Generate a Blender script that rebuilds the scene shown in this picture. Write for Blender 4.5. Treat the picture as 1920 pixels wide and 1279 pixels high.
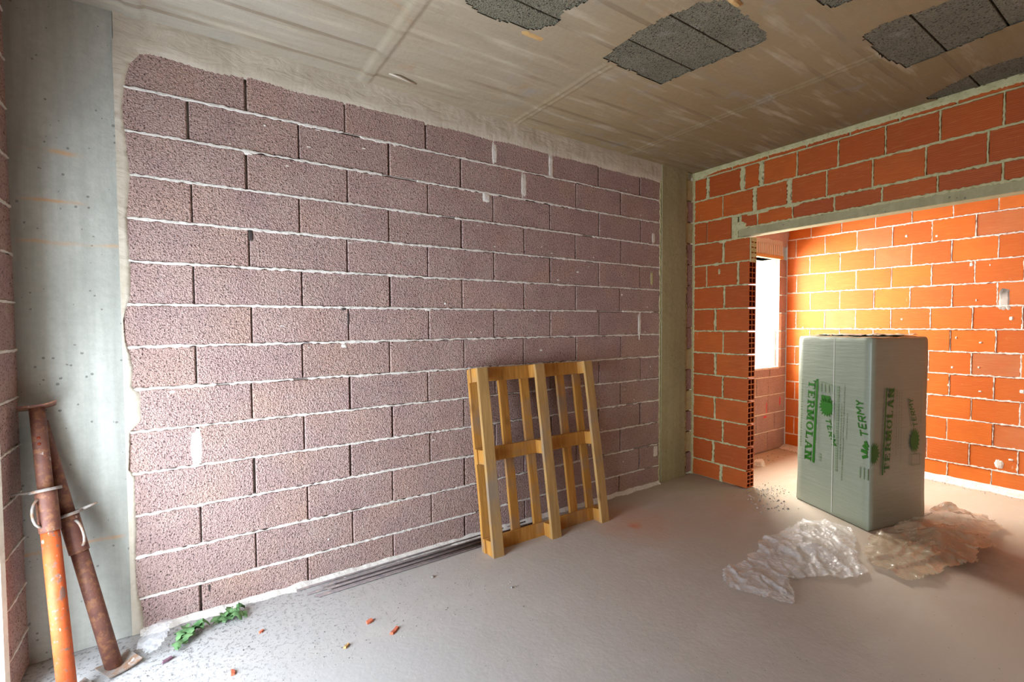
import bpy, bmesh, math, random
from mathutils import Vector, Matrix, noise
random.seed(7)
for o in list(bpy.data.objects): bpy.data.objects.remove(o)
S = bpy.context.scene
C = S.collection
PI = math.pi

# ------------------------------------------------------------------ camera
cam = bpy.data.objects.new('camera', bpy.data.cameras.new('camera')); C.objects.link(cam)
fw = Vector((0.55881322, 0.82855713, -0.03494091))
rt = Vector((0.82894124, -0.55930782, -0.00558522))
up = Vector((0.0241704, 0.02584286, 0.99937377))
m = Matrix((rt, up, -fw)).transposed().to_4x4()
m.translation = Vector((-0.01869, -2.83606, 1.45931))
cam.matrix_world = m
cam.data.sensor_width = 36; cam.data.lens = 893.69 / 1920 * 36; cam.data.clip_start = 0.05
S.camera = cam
# ------------------------------------------------------------------ world: bright overcast sky over pale ground
W = bpy.data.worlds.new('sky'); S.world = W; W.use_nodes = True
nt = W.node_tree; nt.nodes.clear()
out = nt.nodes.new('ShaderNodeOutputWorld'); bg = nt.nodes.new('ShaderNodeBackground')
tc = nt.nodes.new('ShaderNodeTexCoord'); sp = nt.nodes.new('ShaderNodeSeparateXYZ'); cr = nt.nodes.new('ShaderNodeValToRGB')
mp = nt.nodes.new('ShaderNodeMapRange'); mp.inputs[1].default_value = -1; mp.inputs[2].default_value = 1
nt.links.new(tc.outputs['Generated'], sp.inputs[0]); nt.links.new(sp.outputs[2], mp.inputs[0]); nt.links.new(mp.outputs[0], cr.inputs[0])
cr.color_ramp.elements[0].position = 0.44; cr.color_ramp.elements[0].color = (.55, .53, .50, 1)
cr.color_ramp.elements[1].position = 0.53; cr.color_ramp.elements[1].color = (.95, .97, 1, 1)
bg.inputs[1].default_value = 1.4
nt.links.new(cr.outputs[0], bg.inputs[0]); nt.links.new(bg.outputs[0], out.inputs[0])
# daylight entering through the two openings
def area(name, loc, rot, sx, sy, power, col, spread=PI):
    l = bpy.data.lights.new(name, 'AREA'); l.shape = 'RECTANGLE'; l.size = sx; l.size_y = sy; l.energy = power; l.color = col; l.spread = spread
    o = bpy.data.objects.new(name, l); C.objects.link(o); o.location = loc; o.rotation_euler = rot; return o
area('daylight_left', (-1.0, -.98, .80), (0, -PI/2, 0), 1.4, 1.25, 100, (.74, .85, 1.0))
area('daylight_window', (4.95, 0.55, 1.85), (-PI/2 + .35, 0, 0), 1.3, 1.1, 225, (1, .96, .88))
V = S.view_settings
V.view_transform = 'Standard'; V.look = 'None'; V.gamma = 1; V.use_curve_mapping = False; V.exposure = 0.32
S.cycles.max_bounces = 6; S.cycles.diffuse_bounces = 4; S.cycles.glossy_bounces = 2; S.cycles.transparent_max_bounces = 10
S.cycles.sample_clamp_indirect = 6; S.cycles.use_denoising = True

# ------------------------------------------------------------------ materials
class NB:
    def __init__(s, name, rough=.8, spec=.3):
        s.m = bpy.data.materials.new(name); s.m.use_nodes = True; s.t = s.m.node_tree
        s.b = s.t.nodes['Principled BSDF']; s.b.inputs['Roughness'].default_value = rough
        s.b.inputs['Specular IOR Level'].default_value = spec
        s.tc = s.t.nodes.new('ShaderNodeTexCoord'); s.co = s.tc.outputs['Object']
    def n(s, t, **k):
        x = s.t.nodes.new(t)
        for a, v in k.items(): setattr(x, a, v)
        return x
    def l(s, a, b): s.t.links.new(a, b)
    def mapping(s, sc=(1, 1, 1), co=None, off=None):
        x = s.n('ShaderNodeMapping'); x.inputs[3].default_value = sc; s.l(co or s.co, x.inputs[0])
        if off is not None: s.l(off, x.inputs[1])
        return x.outputs[0]
    def noise(s, scale, detail=4, rough=.5, co=None, dist=0):
        x = s.n('ShaderNodeTexNoise'); x.inputs['Scale'].default_value = scale; x.inputs['Detail'].default_value = detail
        x.inputs['Roughness'].default_value = rough; x.inputs['Distortion'].default_value = dist
        s.l(co or s.co, x.inputs['Vector']); return x.outputs[0]
    def voro(s, scale, feature='F1', co=None, out=0):
        x = s.n('ShaderNodeTexVoronoi', feature=feature); x.inputs['Scale'].default_value = scale
        s.l(co or s.co, x.inputs['Vector']); return x.outputs[out]
    def ramp(s, fac, *st):
        x = s.n('ShaderNodeValToRGB'); e = x.color_ramp.elements
        while len(e) < len(st): e.new(.5)
        for i, (p, c) in enumerate(st):
            e[i].position = p; e[i].color = (*c, 1) if not isinstance(c, (int, float)) else (c, c, c, 1)
        s.l(fac, x.inputs[0]); return x.outputs[0]
    def mix(s, f, a, b, mode='MIX'):
        x = s.n('ShaderNodeMix', data_type='RGBA', blend_type=mode)
        for i, v in ((0, f), (6, a), (7, b)):
            if hasattr(v, 'is_output') or hasattr(v, 'links'): s.l(v, x.inputs[i])
            elif isinstance(v, (int, float)): x.inputs[i].default_value = v if i == 0 else (v, v, v, 1)
            else: x.inputs[i].default_value = (*v, 1)
        return x.outputs[2]
    def math(s, op, a, b=0):
        x = s.n('ShaderNodeMath', operation=op)
        for i, v in ((0, a), (1, b)):
            if isinstance(v, (int, float)): x.inputs[i].default_value = v
            else: s.l(v, x.inputs[i])
        return x.outputs[0]
    def rnd(s):
        x = s.n('ShaderNodeObjectInfo'); return x.outputs['Random']
    def rco(s, k=7.0):   # object coordinates shifted per object, so that alike pieces differ
        r = s.math('MULTIPLY', s.rnd(), 37.0 * k)
        c = s.n('ShaderNodeCombineXYZ'); s.l(r, c.inputs[0]); s.l(r, c.inputs[2])
        a = s.n('ShaderNodeVectorMath', operation='ADD'); s.l(s.co, a.inputs[0]); s.l(c.outputs[0], a.inputs[1]); return a.outputs[0]
    def col(s, c): s.l(c, s.b.inputs['Base Color'])
    def bump(s, h, strength=.5, dist=.01, prev=None):
        x = s.n('ShaderNodeBump'); x.inputs['Strength'].default_value = strength; x.inputs['Distance'].default_value = dist
        s.l(h, x.inputs['Height'])
        if prev is not None: s.l(prev, x.inputs['Normal'])
        s.l(x.outputs[0], s.b.inputs['Normal']); return x.outputs[0]

def mat_block(name, ca, cb, cc):
    b = NB(name, .95, .12); co = b.rco()
    n1 = b.noise(5, 3, co=co); base = b.ramp(n1, (.3, ca), (.7, cb))
    base = b.mix(b.ramp(b.noise(2.2, 2, co=co), (.5, 0.), (.75, .55)), base, cc)
    base = b.mix(b.ramp(b.rnd(), (0, 0.), (1, .32)), base, tuple(x * .72 for x in cb))
    peb = b.voro(150, co=co); pore = b.ramp(b.noise(120, 2, .6, co=co), (.33, 0.), (.42, 1.))
    base = b.mix(b.ramp(b.noise(70, 3, .7, co=co), (.3, .45), (.55, 0.)), base, tuple(x * .5 for x in ca))
    base = b.mix(b.math('SUBTRACT', 1, pore), base, (.05, .03, .035))
    dust = b.ramp(b.noise(9, 5, .7, co=co), (.58, 0.), (.78, .35)); base = b.mix(dust, base, (.62, .55, .52))
    b.col(base)
    h = b.math('ADD', b.math('MULTIPLY', peb, .9), b.math('MULTIPLY', pore, .8))
    h = b.math('ADD', h, b.math('MULTIPLY', b.noise(45, 4, .65, co=co), 1.2))
    b.bump(h, .85, .006); return b.m
M_BLOCK = mat_block('mauve_block', (.45, .30, .275), (.55, .39, .335), (.60, .375, .255))
M_CBLOCK = mat_block('grey_vault_block', (.19, .18, .125), (.26, .24, .165), (.22, .20, .135))

def mat_mortar(name, c1, c2, rough=.95):
    b = NB(name, rough, .15)
    n = b.noise(14, 6, .65); c = b.ramp(n, (.3, c1), (.7, c2))
    c = b.mix(b.ramp(b.noise(60, 3), (.30, .5), (.42, 0.)), c, tuple(x * .45 for x in c1)); b.col(c)
    b.bump(b.math('ADD', b.noise(55, 5, .7), b.math('MULTIPLY', b.noise(9, 3), 2)), .7, .006); return b.m
M_MORTAR = mat_mortar('pale_mortar', (.70, .65, .57), (.86, .81, .73))
b = NB('trowelled_render', .92, .15); n_ = b.noise(5, 5, .55); b.col(b.mix(b.ramp(b.noise(34, 3), (.30, .25), (.40, 0.)), b.ramp(n_, (.3, (.52, .45, .345)), (.7, (.66, .59, .47))), (.36, .31, .24)))
b.bump(b.noise(8, 5, .6, co=b.mapping((1, 1, 2.2)), dist=.6), .6, .012); M_PLASTER = b.m
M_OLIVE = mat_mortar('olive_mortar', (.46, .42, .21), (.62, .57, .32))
M_WHITE = mat_mortar('white_mortar', (.62, .56, .50), (.82, .78, .72))

def mat_brick(name, cols, brown):
    b = NB(name, .62, .35); co = b.rco(3)
    r = b.rnd(); c = b.ramp(r, (0, cols[0]), (.45, cols[1]), (.8, cols[2]), (1, cols[3]))
    c = b.mix(b.ramp(b.noise(6, 3, co=co), (.4, 0.), (.75, .55)), c, brown)
    st = b.noise(3, 4, .6, co=b.mapping((3, 3, 45), co)); c = b.mix(b.ramp(st, (.52, 0.), (.74, .22)), c, (.74, .30, .07))
    chalk = b.ramp(b.noise(22, 6, .72, co=b.mapping((1, 1, .45), co)), (.66, 0.), (.76, .4)); c = b.mix(chalk, c, (.72, .50, .33))
    b.col(c)
    gr = b.n('ShaderNodeTexWave', wave_type='BANDS', bands_direction='Z'); gr.inputs['Scale'].default_value = 26
    gr.inputs['Distortion'].default_value = .4; b.l(co, gr.inputs[0])
    b.bump(b.math('ADD', b.math('MULTIPLY', gr.outputs[1], .25), b.math('MULTIPLY', st, .7)), .35, .004); return b.m
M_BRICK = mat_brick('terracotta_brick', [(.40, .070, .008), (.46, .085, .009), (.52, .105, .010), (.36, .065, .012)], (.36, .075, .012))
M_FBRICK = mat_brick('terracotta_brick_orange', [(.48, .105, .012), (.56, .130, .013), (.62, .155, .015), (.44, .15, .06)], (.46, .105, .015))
b = NB('shadowed_void', .95, .1); b.b.inputs['Base Color'].default_value = (.07, .055, .05, 1); M_HOLED = b.m
b = NB('brick_hole_dark', .95, .1); b.b.inputs['Base Color'].default_value = (.22, .045, .02, 1); M_HOLE = b.m

def mat_concrete(name, ca, cb, cs, streak=(9, 9, .6), holes=True, stain=None):
    b = NB(name, .88, .25)
    c = b.ramp(b.noise(1.7, 5, .6), (.3, ca), (.7, cb))
    c = b.mix(b.ramp(b.noise(1.3, 6, .6, co=b.mapping(streak)), (.42, 0.), (.72, .65)), c, cs)
    c = b.mix(b.ramp(b.noise(28, 6, .7), (.35, .22), (.6, 0.)), c, tuple(x * .6 for x in ca))
    h = b.noise(24, 6, .6)
    if holes:
        v = b.math('ADD', b.voro(30), b.math('MULTIPLY', b.noise(70, 3, .7), .12)); mk = b.ramp(b.noise(3.2, 2), (.40, .10), (.60, .25))
        hm = b.math('LESS_THAN', v, mk); hm = b.math('MULTIPLY', hm, b.math('GREATER_THAN', b.noise(17, 2), .50))
        c = b.mix(b.math('MULTIPLY', hm, .65), c, (.12, .11, .10)); h = b.math('SUBTRACT', h, b.math('MULTIPLY', hm, 1.6))
    if stain:
        for (z, w, amt) in stain:
            s = b.n('ShaderNodeSeparateXYZ'); b.l(b.co, s.inputs[0])
            d = b.math('ABSOLUTE', b.math('SUBTRACT', b.math('ADD', s.outputs[2], b.math('MULTIPLY', b.noise(6, 3), .03)), z))
            f = b.math('MULTIPLY', b.ramp(d, (0, 1.), (w, 0.)), b.ramp(b.noise(5, 3), (.45, 0.), (.6, amt)))
            c = b.mix(f, c, (.62, .34, .14))
    b.col(c); b.bump(h, .45, .008); return b.m
M_PILLAR = mat_concrete('pale_concrete', (.40, .40, .345), (.56, .56, .49), (.27, .265, .225), (7, 7, .5), True, [(2.235, .015, .9), (2.02, .012, .8), (1.84, .012, .8), (.50, .012, .7)])
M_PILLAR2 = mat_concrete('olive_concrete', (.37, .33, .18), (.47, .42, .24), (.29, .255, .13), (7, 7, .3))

# ceiling: form-board concrete, greyer at the left, tan to the right, partly painted bounce light
b = NB('ceiling_concrete', .85, .25)
sx = b.n('ShaderNodeSeparateXYZ'); b.l(b.co, sx.inputs[0])
g = b.math('ADD', b.math('MULTIPLY', sx.outputs[0], .22), b.math('MULTIPLY', b.noise(1.1, 4, .6), .5))
c = b.ramp(g, (.22, (.40, .36, .29)), (.75, (.35, .26, .14)), (1.15, (.26, .185, .09)))
c = b.mix(b.ramp(b.noise(1.5, 6, .65, co=b.mapping((1, 9, 1))), (.48, 0.), (.7, .6)), c, (.30, .245, .16))
c = b.mix(b.ramp(b.noise(2.4, 5, .6, co=b.mapping((.7, 5, 1))), (.55, 0.), (.72, .5)), c, (.60, .52, .38))
c = b.mix(b.ramp(b.noise(2.2, 4, .7, dist=1.5), (.60, 0.), (.72, .35)), c, (.40, .20, .08))
c = b.mix(b.ramp(b.noise(3.1, 4, .6), (.60, 0.), (.75, .4)), c, (.30, .31, .32))
wv = b.n('ShaderNodeTexWave', wave_type='BANDS', bands_direction='Y'); wv.inputs['Scale'].default_value = 1.35; wv.inputs['Distortion'].default_value = .25
b.l(b.co, wv.inputs[0]); ln = b.ramp(wv.outputs[1], (.955, 0.), (.985, 1.)); lnm = b.math('MULTIPLY', ln, b.ramp(b.noise(2, 2), (.45, 0.), (.6, 1.)))
c = b.mix(b.math('MULTIPLY', lnm, .55), c, (.20, .14, .08)); b.col(c)
h = b.math('ADD', b.noise(26, 6, .65), b.math('MULTIPLY', b.noise(3, 5, .6, co=b.mapping((1, 8, 1))), 2.2))
b.bump(b.math('SUBTRACT', h, lnm), .45, .008); M_CEIL = b.m

# floor: dusty screed
b = NB('dusty_concrete_floor', .82, .2)
sx = b.n('ShaderNodeSeparateXYZ'); b.l(b.co, sx.inputs[0])
g = b.math('ADD', b.math('MULTIPLY', sx.outputs[0], .16), b.math('MULTIPLY', b.noise(.9, 4, .6), .35))
c = b.ramp(g, (.2, (.47, .46, .44)), (.52, (.50, .44, .38)), (.85, (.47, .385, .30)))
c = b.mix(b.ramp(b.noise(1.6, 6, .65, co=b.mapping((1, 2.6, 1))), (.5, 0.), (.72, .4)), c, (.58, .53, .47))
c = b.mix(b.ramp(b.noise(2.3, 5, .6, dist=.8), (.58, 0.), (.75, .3)), c, (.40, .35, .29))
def spot(px, py, r, amt, colr, cc, sq=1.0):
    v = b.n('ShaderNodeVectorMath', operation='DISTANCE'); mm = b.mapping((1, sq, 0)); b.l(mm, v.inputs[0]); v.inputs[1].default_value = (px, py * sq, 0)
    d = b.math('ADD', v.outputs['Value'], b.math('MULTIPLY', b.math('SUBTRACT', b.noise(5, 5, .7), .5), r * 1.5))
    return b.mix(b.ramp(d, (0, amt), (r, 0.)), cc, colr)
c = spot(2.65, -.45, .45, .55, (.62, .30, .17), c); c = spot(2.60, -.51, .07, .8, (.62, .20, .10), c)
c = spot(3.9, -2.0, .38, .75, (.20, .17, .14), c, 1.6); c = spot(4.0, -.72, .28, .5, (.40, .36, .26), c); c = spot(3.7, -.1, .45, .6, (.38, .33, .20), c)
near = b.ramp(b.math('ADD', b.math('ADD', b.math('MULTIPLY', sx.outputs[0], .55), b.math('MULTIPLY', sx.outputs[1], -.75)), b.math('MULTIPLY', b.noise(2.5, 3), .35)), (.35, 1.), (1.0, 0.))
pit = b.math('MULTIPLY', b.ramp(b.noise(50, 5, .7), (.54, 0.), (.62, 1.)), near)
c = b.mix(b.math('MULTIPLY', pit, .75), c, (.20, .185, .175))
pit2 = b.math('MULTIPLY', b.math('LESS_THAN', b.voro(26), .085), b.math('GREATER_THAN', b.noise(3.1, 3), .50))
c = b.mix(b.math('MULTIPLY', pit2, .6), c, (.18, .16, .15)); b.col(c)
h = b.math('ADD', b.math('MULTIPLY', b.noise(30, 6, .6), .6), b.math('MULTIPLY', pit, -1.5))
b.bump(b.math('ADD', h, b.math('MULTIPLY', b.noise(3, 4), .3)), .4, .006); M_FLOOR = b.m

def mat_wood(name, ca, cb, knot=.6):
    b = NB(name, .7, .3); co = b.rco(2)
    g = b.noise(7, 5, .6, co=b.mapping((6, 6, .55), co), dist=.6); c = b.ramp(g, (.3, ca), (.7, cb))
    k = b.voro(3.4, co=b.mapping((1.6, 1.6, 1), co)); c = b.mix(b.ramp(k, (.07, knot), (.17, 0.)), c, (.16, .07, .02))
    gy = b.ramp(b.noise(2.3, 4, .6, co=co), (.50, 0.), (.66, .75)); c = b.mix(gy, c, (.27, .22, .17))
    b.col(c); b.bump(g, .35, .004); return b.m
M_WOOD = mat_wood('pallet_wood', (.40, .17, .028), (.60, .30, .065))
M_WOODG = mat_wood('weathered_wood', (.34, .19, .06), (.52, .31, .11))

def mat_rust(name, ca, cb, cc, fl, th=(.5, .6)):
    b = NB(name, .6, .4); n1 = b.noise(16, 6, .7); c = b.ramp(n1, (.35, ca), (.65, cb))
    c = b.mix(b.ramp(b.noise(30, 5, .7), (th[0], 0.), (th[1], 1.)), c, cc)
    c = b.mix(b.ramp(b.noise(26, 4, .6, co=b.mapping((1, 1, .6))), (.66, 0.), (.70, .85)), c, fl)
    b.col(c); b.bump(b.noise(60, 5, .7), .5, .003); return b.m
M_RUST = mat_rust('rusty_steel', (.13, .05, .035), (.20, .08, .05), (.26, .115, .055), (.48, .38, .31))
M_ORANGE = mat_rust('orange_paint', (.50, .085, .018), (.60, .12, .025), (.26, .13, .09), (.62, .45, .36), (.56, .60))
M_STEEL = mat_rust('dull_galvanised_steel', (.24, .20, .17), (.36, .32, .28), (.30, .17, .10), (.6, .55, .5))
b = NB('rebar_steel', .55, .4); b.col(b.ramp(b.noise(30, 4), (.35, (.16, .13, .13)), (.7, (.28, .21, .18))))
w = b.n('ShaderNodeTexWave', bands_direction='X'); w.inputs['Scale'].default_value = 60; b.l(b.co, w.inputs[0]); b.bump(w.outputs[1], .6, .002); M_REBAR = b.m

# film-wrapped pack
b = NB('grey_green_film', .42, .4)
c = b.ramp(b.noise(1.5, 4), (.3, (.29, .325, .235)), (.7, (.34, .37, .275)))
c = b.mix(b.ramp(b.noise(3, 5, .6, co=b.mapping((1, 1, 22))), (.5, 0.), (.72, .18)), c, (.50, .50, .44)); b.col(c)
b.bump(b.math('ADD', b.noise(4, 4, .6, co=b.mapping((1, 1, 14))), b.noise(4, 3)), .28, .010); b.b.inputs['Coat Weight'].default_value = .25; b.b.inputs['Coat Roughness'].default_value = .25; M_PACK = b.m
b = NB('green_print', .5); b.b.inputs['Base Color'].default_value = (.03, .16, .015, 1); M_GREEN = b.m
b = NB('faint_green_print', .5); b.b.inputs['Base Color'].default_value = (.21, .27, .16, 1); M_FAINT = b.m
b = NB('white_film_seam', .4); b.b.inputs['Base Color'].default_value = (.62, .64, .56, 1); M_SEAM = b.m

def mat_film(name, tint, alpha, r=.16, bs=.6):
    b = NB(name, r, .9); b.b.inputs['Base Color'].default_value = (*tint, 1)
    a = b.ramp(b.noise(9, 5, .7), (.3, alpha * .6), (.72, min(1, alpha * 1.4))); b.l(a, b.b.inputs['Alpha'])
    b.b.inputs['IOR'].default_value = 1.7
    b.bump(b.math('ADD', b.noise(60, 3, .6), b.math('MULTIPLY', b.voro(45), .7)), bs, .006); return b.m
M_FILM = mat_film('clear_film', (.92, .92, .92), .40, .08, 1.0)
M_FILM2 = mat_film('tan_dusty_film', (.60, .47, .31), .50, .2, .5)
b = NB('leaf_green', .7, .2); b.col(b.ramp(b.noise(30, 3), (.3, (.07, .17, .06)), (.7, (.20, .34, .14)))); M_LEAF = b.m
b = NB('stem_brown', .7, .2); b.b.inputs['Base Color'].default_value = (.16, .20, .08, 1); M_STEM = b.m
b = NB('terracotta_chip', .8, .2); b.b.inputs['Base Color'].default_value = (.62, .17, .09, 1); M_CHIP = b.m
b = NB('mauve_chip', .9, .2); b.b.inputs['Base Color'].default_value = (.20, .11, .14, 1); M_MCHIP = b.m
b = NB('grey_crumb', .95, .1); b.col(b.ramp(b.noise(9, 2), (.35, (.16, .15, .13)), (.65, (.52, .49, .45)))); M_CRUMB = b.m
b = NB('white_ribbed_board', .6, .3); b.b.inputs['Base Color'].default_value = (.66, .65, .60, 1); M_BOARD = b.m
b = NB('red_paint', .6); b.b.inputs['Base Color'].default_value = (.7, .05, .08, 1); M_RED = b.m
b = NB('tan_foam', .8); b.b.inputs['Base Color'].default_value = (.58, .36, .14, 1); M_FOAM = b.m

# ------------------------------------------------------------------ helpers
def mk(name, verts, faces, mat, parent=None, smooth=False):
    me = bpy.data.meshes.new(name); me.from_pydata([tuple(v) for v in verts], [], faces); me.update()
    bm = bmesh.new(); bm.from_mesh(me); bmesh.ops.recalc_face_normals(bm, faces=bm.faces); bm.to_mesh(me); bm.free()
    if smooth: me.polygons.foreach_set('use_smooth', [True] * len(me.polygons))
    me.materials.append(mat); o = bpy.data.objects.new(name, me); C.objects.link(o)
    if parent: o.parent = parent
    return o
def struct(o, label=None):
    o['kind'] = 'structure'
    if label: o['label'] = label
    return o
def tag(o, label, cat, group=None):
    o['label'] = label; o['category'] = cat
    if group: o['group'] = group
    return o
def empty(name, loc=(0, 0, 0), rot=(0, 0, 0)):
    o = bpy.data.objects.new(name, None); C.objects.link(o); o.location = loc; o.rotation_euler = rot; o.empty_display_size = .1; return o
def boxv(x0, x1, y0, y1, z0, z1):
    v = [(x, y, z) for x in (x0, x1) for y in (y0, y1) for z in (z0, z1)]
    f = [(0, 1, 3, 2), (4, 6, 7, 5), (0, 4, 5, 1), (2, 3, 7, 6), (0, 2, 6, 4), (1, 5, 7, 3)]
    return v, f
def box(name, x0, x1, y0, y1, z0, z1, mat, parent=None, bev=0):
    v, f = boxv(x0, x1, y0, y1, z0, z1)
    o = mk(name, v, f, mat, parent)
    if bev:
        bm = bmesh.new(); bm.from_mesh(o.data); bmesh.ops.bevel(bm, geom=bm.edges[:], offset=bev, segments=1, affect='EDGES'); bm.to_mesh(o.data); bm.free()
    return o
def multibox(name, boxes, mat, parent=None):
    V_, F_ = [], []
    for bx in boxes:
        v, f = boxv(*bx); n = len(V_); V_ += v; F_ += [tuple(i + n for i in q) for q in f]
    return mk(name, V_, F_, mat, parent)
def tube(name, pts, r, mat, parent=None, seg=16, cap=True, smooth=True, r2=None):
    pts = [Vector(p) for p in pts]; V_, F_ = [], []; n = len(pts)
    up_ = Vector((0, 0, 1)); d0 = (pts[1] - pts[0]).normalized()
    if abs(d0.z) > .9: up_ = Vector((1, 0, 0))
    a = d0.cross(up_).normalized()
    for i, p in enumerate(pts):
        d = (pts[min(i + 1, n - 1)] - pts[max(i - 1, 0)]).normalized()
        a = (a - d * a.dot(d)).normalized(); b_ = d.cross(a)
        rr = r if r2 is None else r + (r2 - r) * i / (n - 1)
        for k in range(seg):
            t = 2 * PI * k / seg; V_.append(p + (a * math.cos(t) + b_ * math.sin(t)) * rr)
    for i in range(n - 1):
        for k in range(seg):
            k2 = (k + 1) % seg; F_.append((i * seg + k, i * seg + k2, (i + 1) * seg + k2, (i + 1) * seg + k))
    if cap: F_.append(tuple(range(seg))); F_.append(tuple((n - 1) * seg + k for k in range(seg)))
    return mk(name, V_, F_, mat, parent, smooth)

# wall frames: a wall face is u (along), z (up); w = depth into the wall, negative = proud
def fr_back(u, w, z): return (u, w, z)              # faces -y
def fr_x(X):                                         # face at X looking to -x, u = y
    return lambda u, w, z: (X + w, u, z)
def fr_left(u, w, z): return (-.63 - w, u, z)        # faces +x
_cache = {}
def piece(name, fr, key, u0, u1, z0, z1, depth, mat, parent, jit=.0015, ch=.004):
    """one block or brick: chamfered front, shared mesh for alike sizes"""
    w, h = round(u1 - u0, 3), round(z1 - z0, 3); k = (key, w, h, mat.name)
    if k not in _cache:
        hw, hh = w / 2, h / 2
        P = [(-hw, depth, -hh), (hw, depth, -hh), (hw, depth, hh), (-hw, depth, hh),
             (-hw, ch, -hh), (hw, ch, -hh), (hw, ch, hh), (-hw, ch, hh),
             (-hw + ch, 0, -hh + ch), (hw - ch, 0, -hh + ch), (hw - ch, 0, hh - ch), (-hw + ch, 0, hh - ch)]
        o0 = Vector(fr(0, 0, 0)); P = [Vector(fr(*p)) - o0 for p in P]
        F = [(3, 2, 1, 0), (8, 9, 10, 11)]
        for a, c_ in ((0, 4), (4, 8)):
            for i in range(4): j = (i + 1) % 4; F.append((a + i, a + j, c_ + j, c_ + i))
        me = bpy.data.meshes.new(name); me.from_pydata(P, [], F); me.update()
        bm = bmesh.new(); bm.from_mesh(me); bmesh.ops.recalc_face_normals(bm, faces=bm.faces); bm.to_mesh(me); bm.free()
        me.materials.append(mat); _cache[k] = me
    o = bpy.data.objects.new(name, _cache[k]); C.objects.link(o)
    o.location = fr((u0 + u1) / 2, random.uniform(-jit, jit), (z0 + z1) / 2)
    o.parent = parent; return o
def ragged(name, fr, u0, u1, z, t, proud, mat, parent, step=.012, seed=0, vertical=False, amp=.5, gaps=0):
    """mortar squeezed from a joint: a strip with uneven edges and thickness"""
    n = max(3, int(abs(u1 - u0) / step)); V_, F_ = [], []
    for i in range(n + 1):
        u = u0 + (u1 - u0) * i / n
        a = t * (1 + amp * 2.2 * noise.noise((u * 45, seed, z * 7)) + amp * 1.2 * noise.noise((u * 9, seed + 5, z)))
        c_ = t * (1 + amp * 2.2 * noise.noise((u * 45, seed + 9, z * 7)) + amp * 1.2 * noise.noise((u * 9, seed + 3, z)))
        pr = proud * (1 + .8 * noise.noise((u * 30, seed + 2, z)))
        if gaps and noise.noise((u * 4, seed + 20, z)) > gaps: a *= .25; c_ *= .25; pr *= -.5
        for zz, w in ((z - a, .004), (z - a * .6, -pr), (z + c_ * .6, -pr), (z + c_, .004)):
            V_.append(fr(zz, w, u) if vertical else fr(u, w, zz))
    for i in range(n):
        for k in range(3): F_.append((i * 4 + k, i * 4 + 4 + k, i * 4 + 5 + k, i * 4 + 1 + k))
    return mk(name, V_, F_, mat, parent)
def patch(name, fr, u, z, w, h, proud, mat, parent, seed=0, n=26):
    """a smear of mortar: irregular disc, thicker in the middle"""
    V_ = [fr(u, -proud, z)]; F_ = []
    for ring, (s, pr) in enumerate(((.6, proud * .8), (1.0, -.002))):
        for k in range(n):
            t = 2 * PI * k / n; rr = s * (1 + .22 * noise.noise((math.cos(t) * 2.3, math.sin(t) * 2.3, seed)) + (.12 * random.random() if ring else 0))
            ct, st_ = math.cos(t), math.sin(t); e = (abs(ct) ** 4 + abs(st_) ** 4) ** -.25
            V_.append(fr(u + w / 2 * ct * e * rr, -pr, z + h / 2 * st_ * e * rr))
    for k in range(n):
        k2 = (k + 1) % n; F_.append((0, 1 + k, 1 + k2)); F_.append((1 + k, 1 + n + k, 1 + n + k2, 1 + k2))
    return mk(name, V_, F_, mat, parent)
H = 2.885
# ------------------------------------------------------------------ floor
def grid(name, x0, x1, y0, y1, nx, ny, zf, mat, parent=None, keep=None, smooth=True):
    V_ = []; F_ = []
    for j in range(ny + 1):
        for i in range(nx + 1):
            x = x0 + (x1 - x0) * i / nx; y = y0 + (y1 - y0) * j / ny; V_.append((x, y, zf(x, y)))
    for j in range(ny):
        for i in range(nx):
            if keep is None or keep(x0 + (x1 - x0) * (i + .5) / nx, y0 + (y1 - y0) * (j + .5) / ny):
                a = j * (nx + 1) + i; F_.append((a, a + 1, a + nx + 2, a + nx + 1))
    me = bpy.data.meshes.new(name); me.from_pydata(V_, [], F_); me.update()
    if smooth: me.polygons.foreach_set('use_smooth', [True] * len(me.polygons))
    me.materials.append(mat); o = bpy.data.objects.new(name, me); C.objects.link(o)
    if parent: o.parent = parent
    return o
YB = -4.6
fl = struct(grid('floor', -.95, 6.0, YB, 0.02, 230, 150, lambda x, y: .0025 * noise.noise((x * 1.5, y * 1.5, 0)) + .0008 * noise.noise((x * 12, y * 12, 3)) - .0015, M_FLOOR), 'dusty grey concrete floor')
box('slab', -.95, 6.0, YB, .3, -.2, -.02, M_PILLAR, fl)

# ------------------------------------------------------------------ back wall (mauve blocks)
wb = struct(box('wall_back', -.63, 4.0, .035, .25, 0, H, M_MORTAR), 'wall of mauve porous concrete blocks in pale mortar')
ZL = [.163 + .2 * k for k in range(14)]         # bed lines
rowsz = [(0.0, .163)] + [(.163 + .2 * k, .363 + .2 * k) for k in range(13)]
XL, XR = -.276, 3.515
gapr = random.Random(3)
wide = {}
for r, (z0, z1) in enumerate(rowsz):
    z1 = min(z1, H - .01)
    # row 12 (between lines 11 and 12) has joints at 0, .5 ...; odd/even alternate
    off = 0.0 if r % 2 == 0 else .25
    js = [XL] + [off + .5 * k + gapr.uniform(-.008, .008) for k in range(-1, 8) if XL + .06 < off + .5 * k < XR - .06] + [XR]
    for a, c_ in zip(js[:-1], js[1:]):
        g1 = .0035 if gapr.random() < .8 else .008
        piece('concrete_block', fr_back, 'b', a + .002, c_ - g1, z0 + .005 if r else 0.002, z1 - .005, .05, M_BLOCK, wb, .002, .005)
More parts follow.
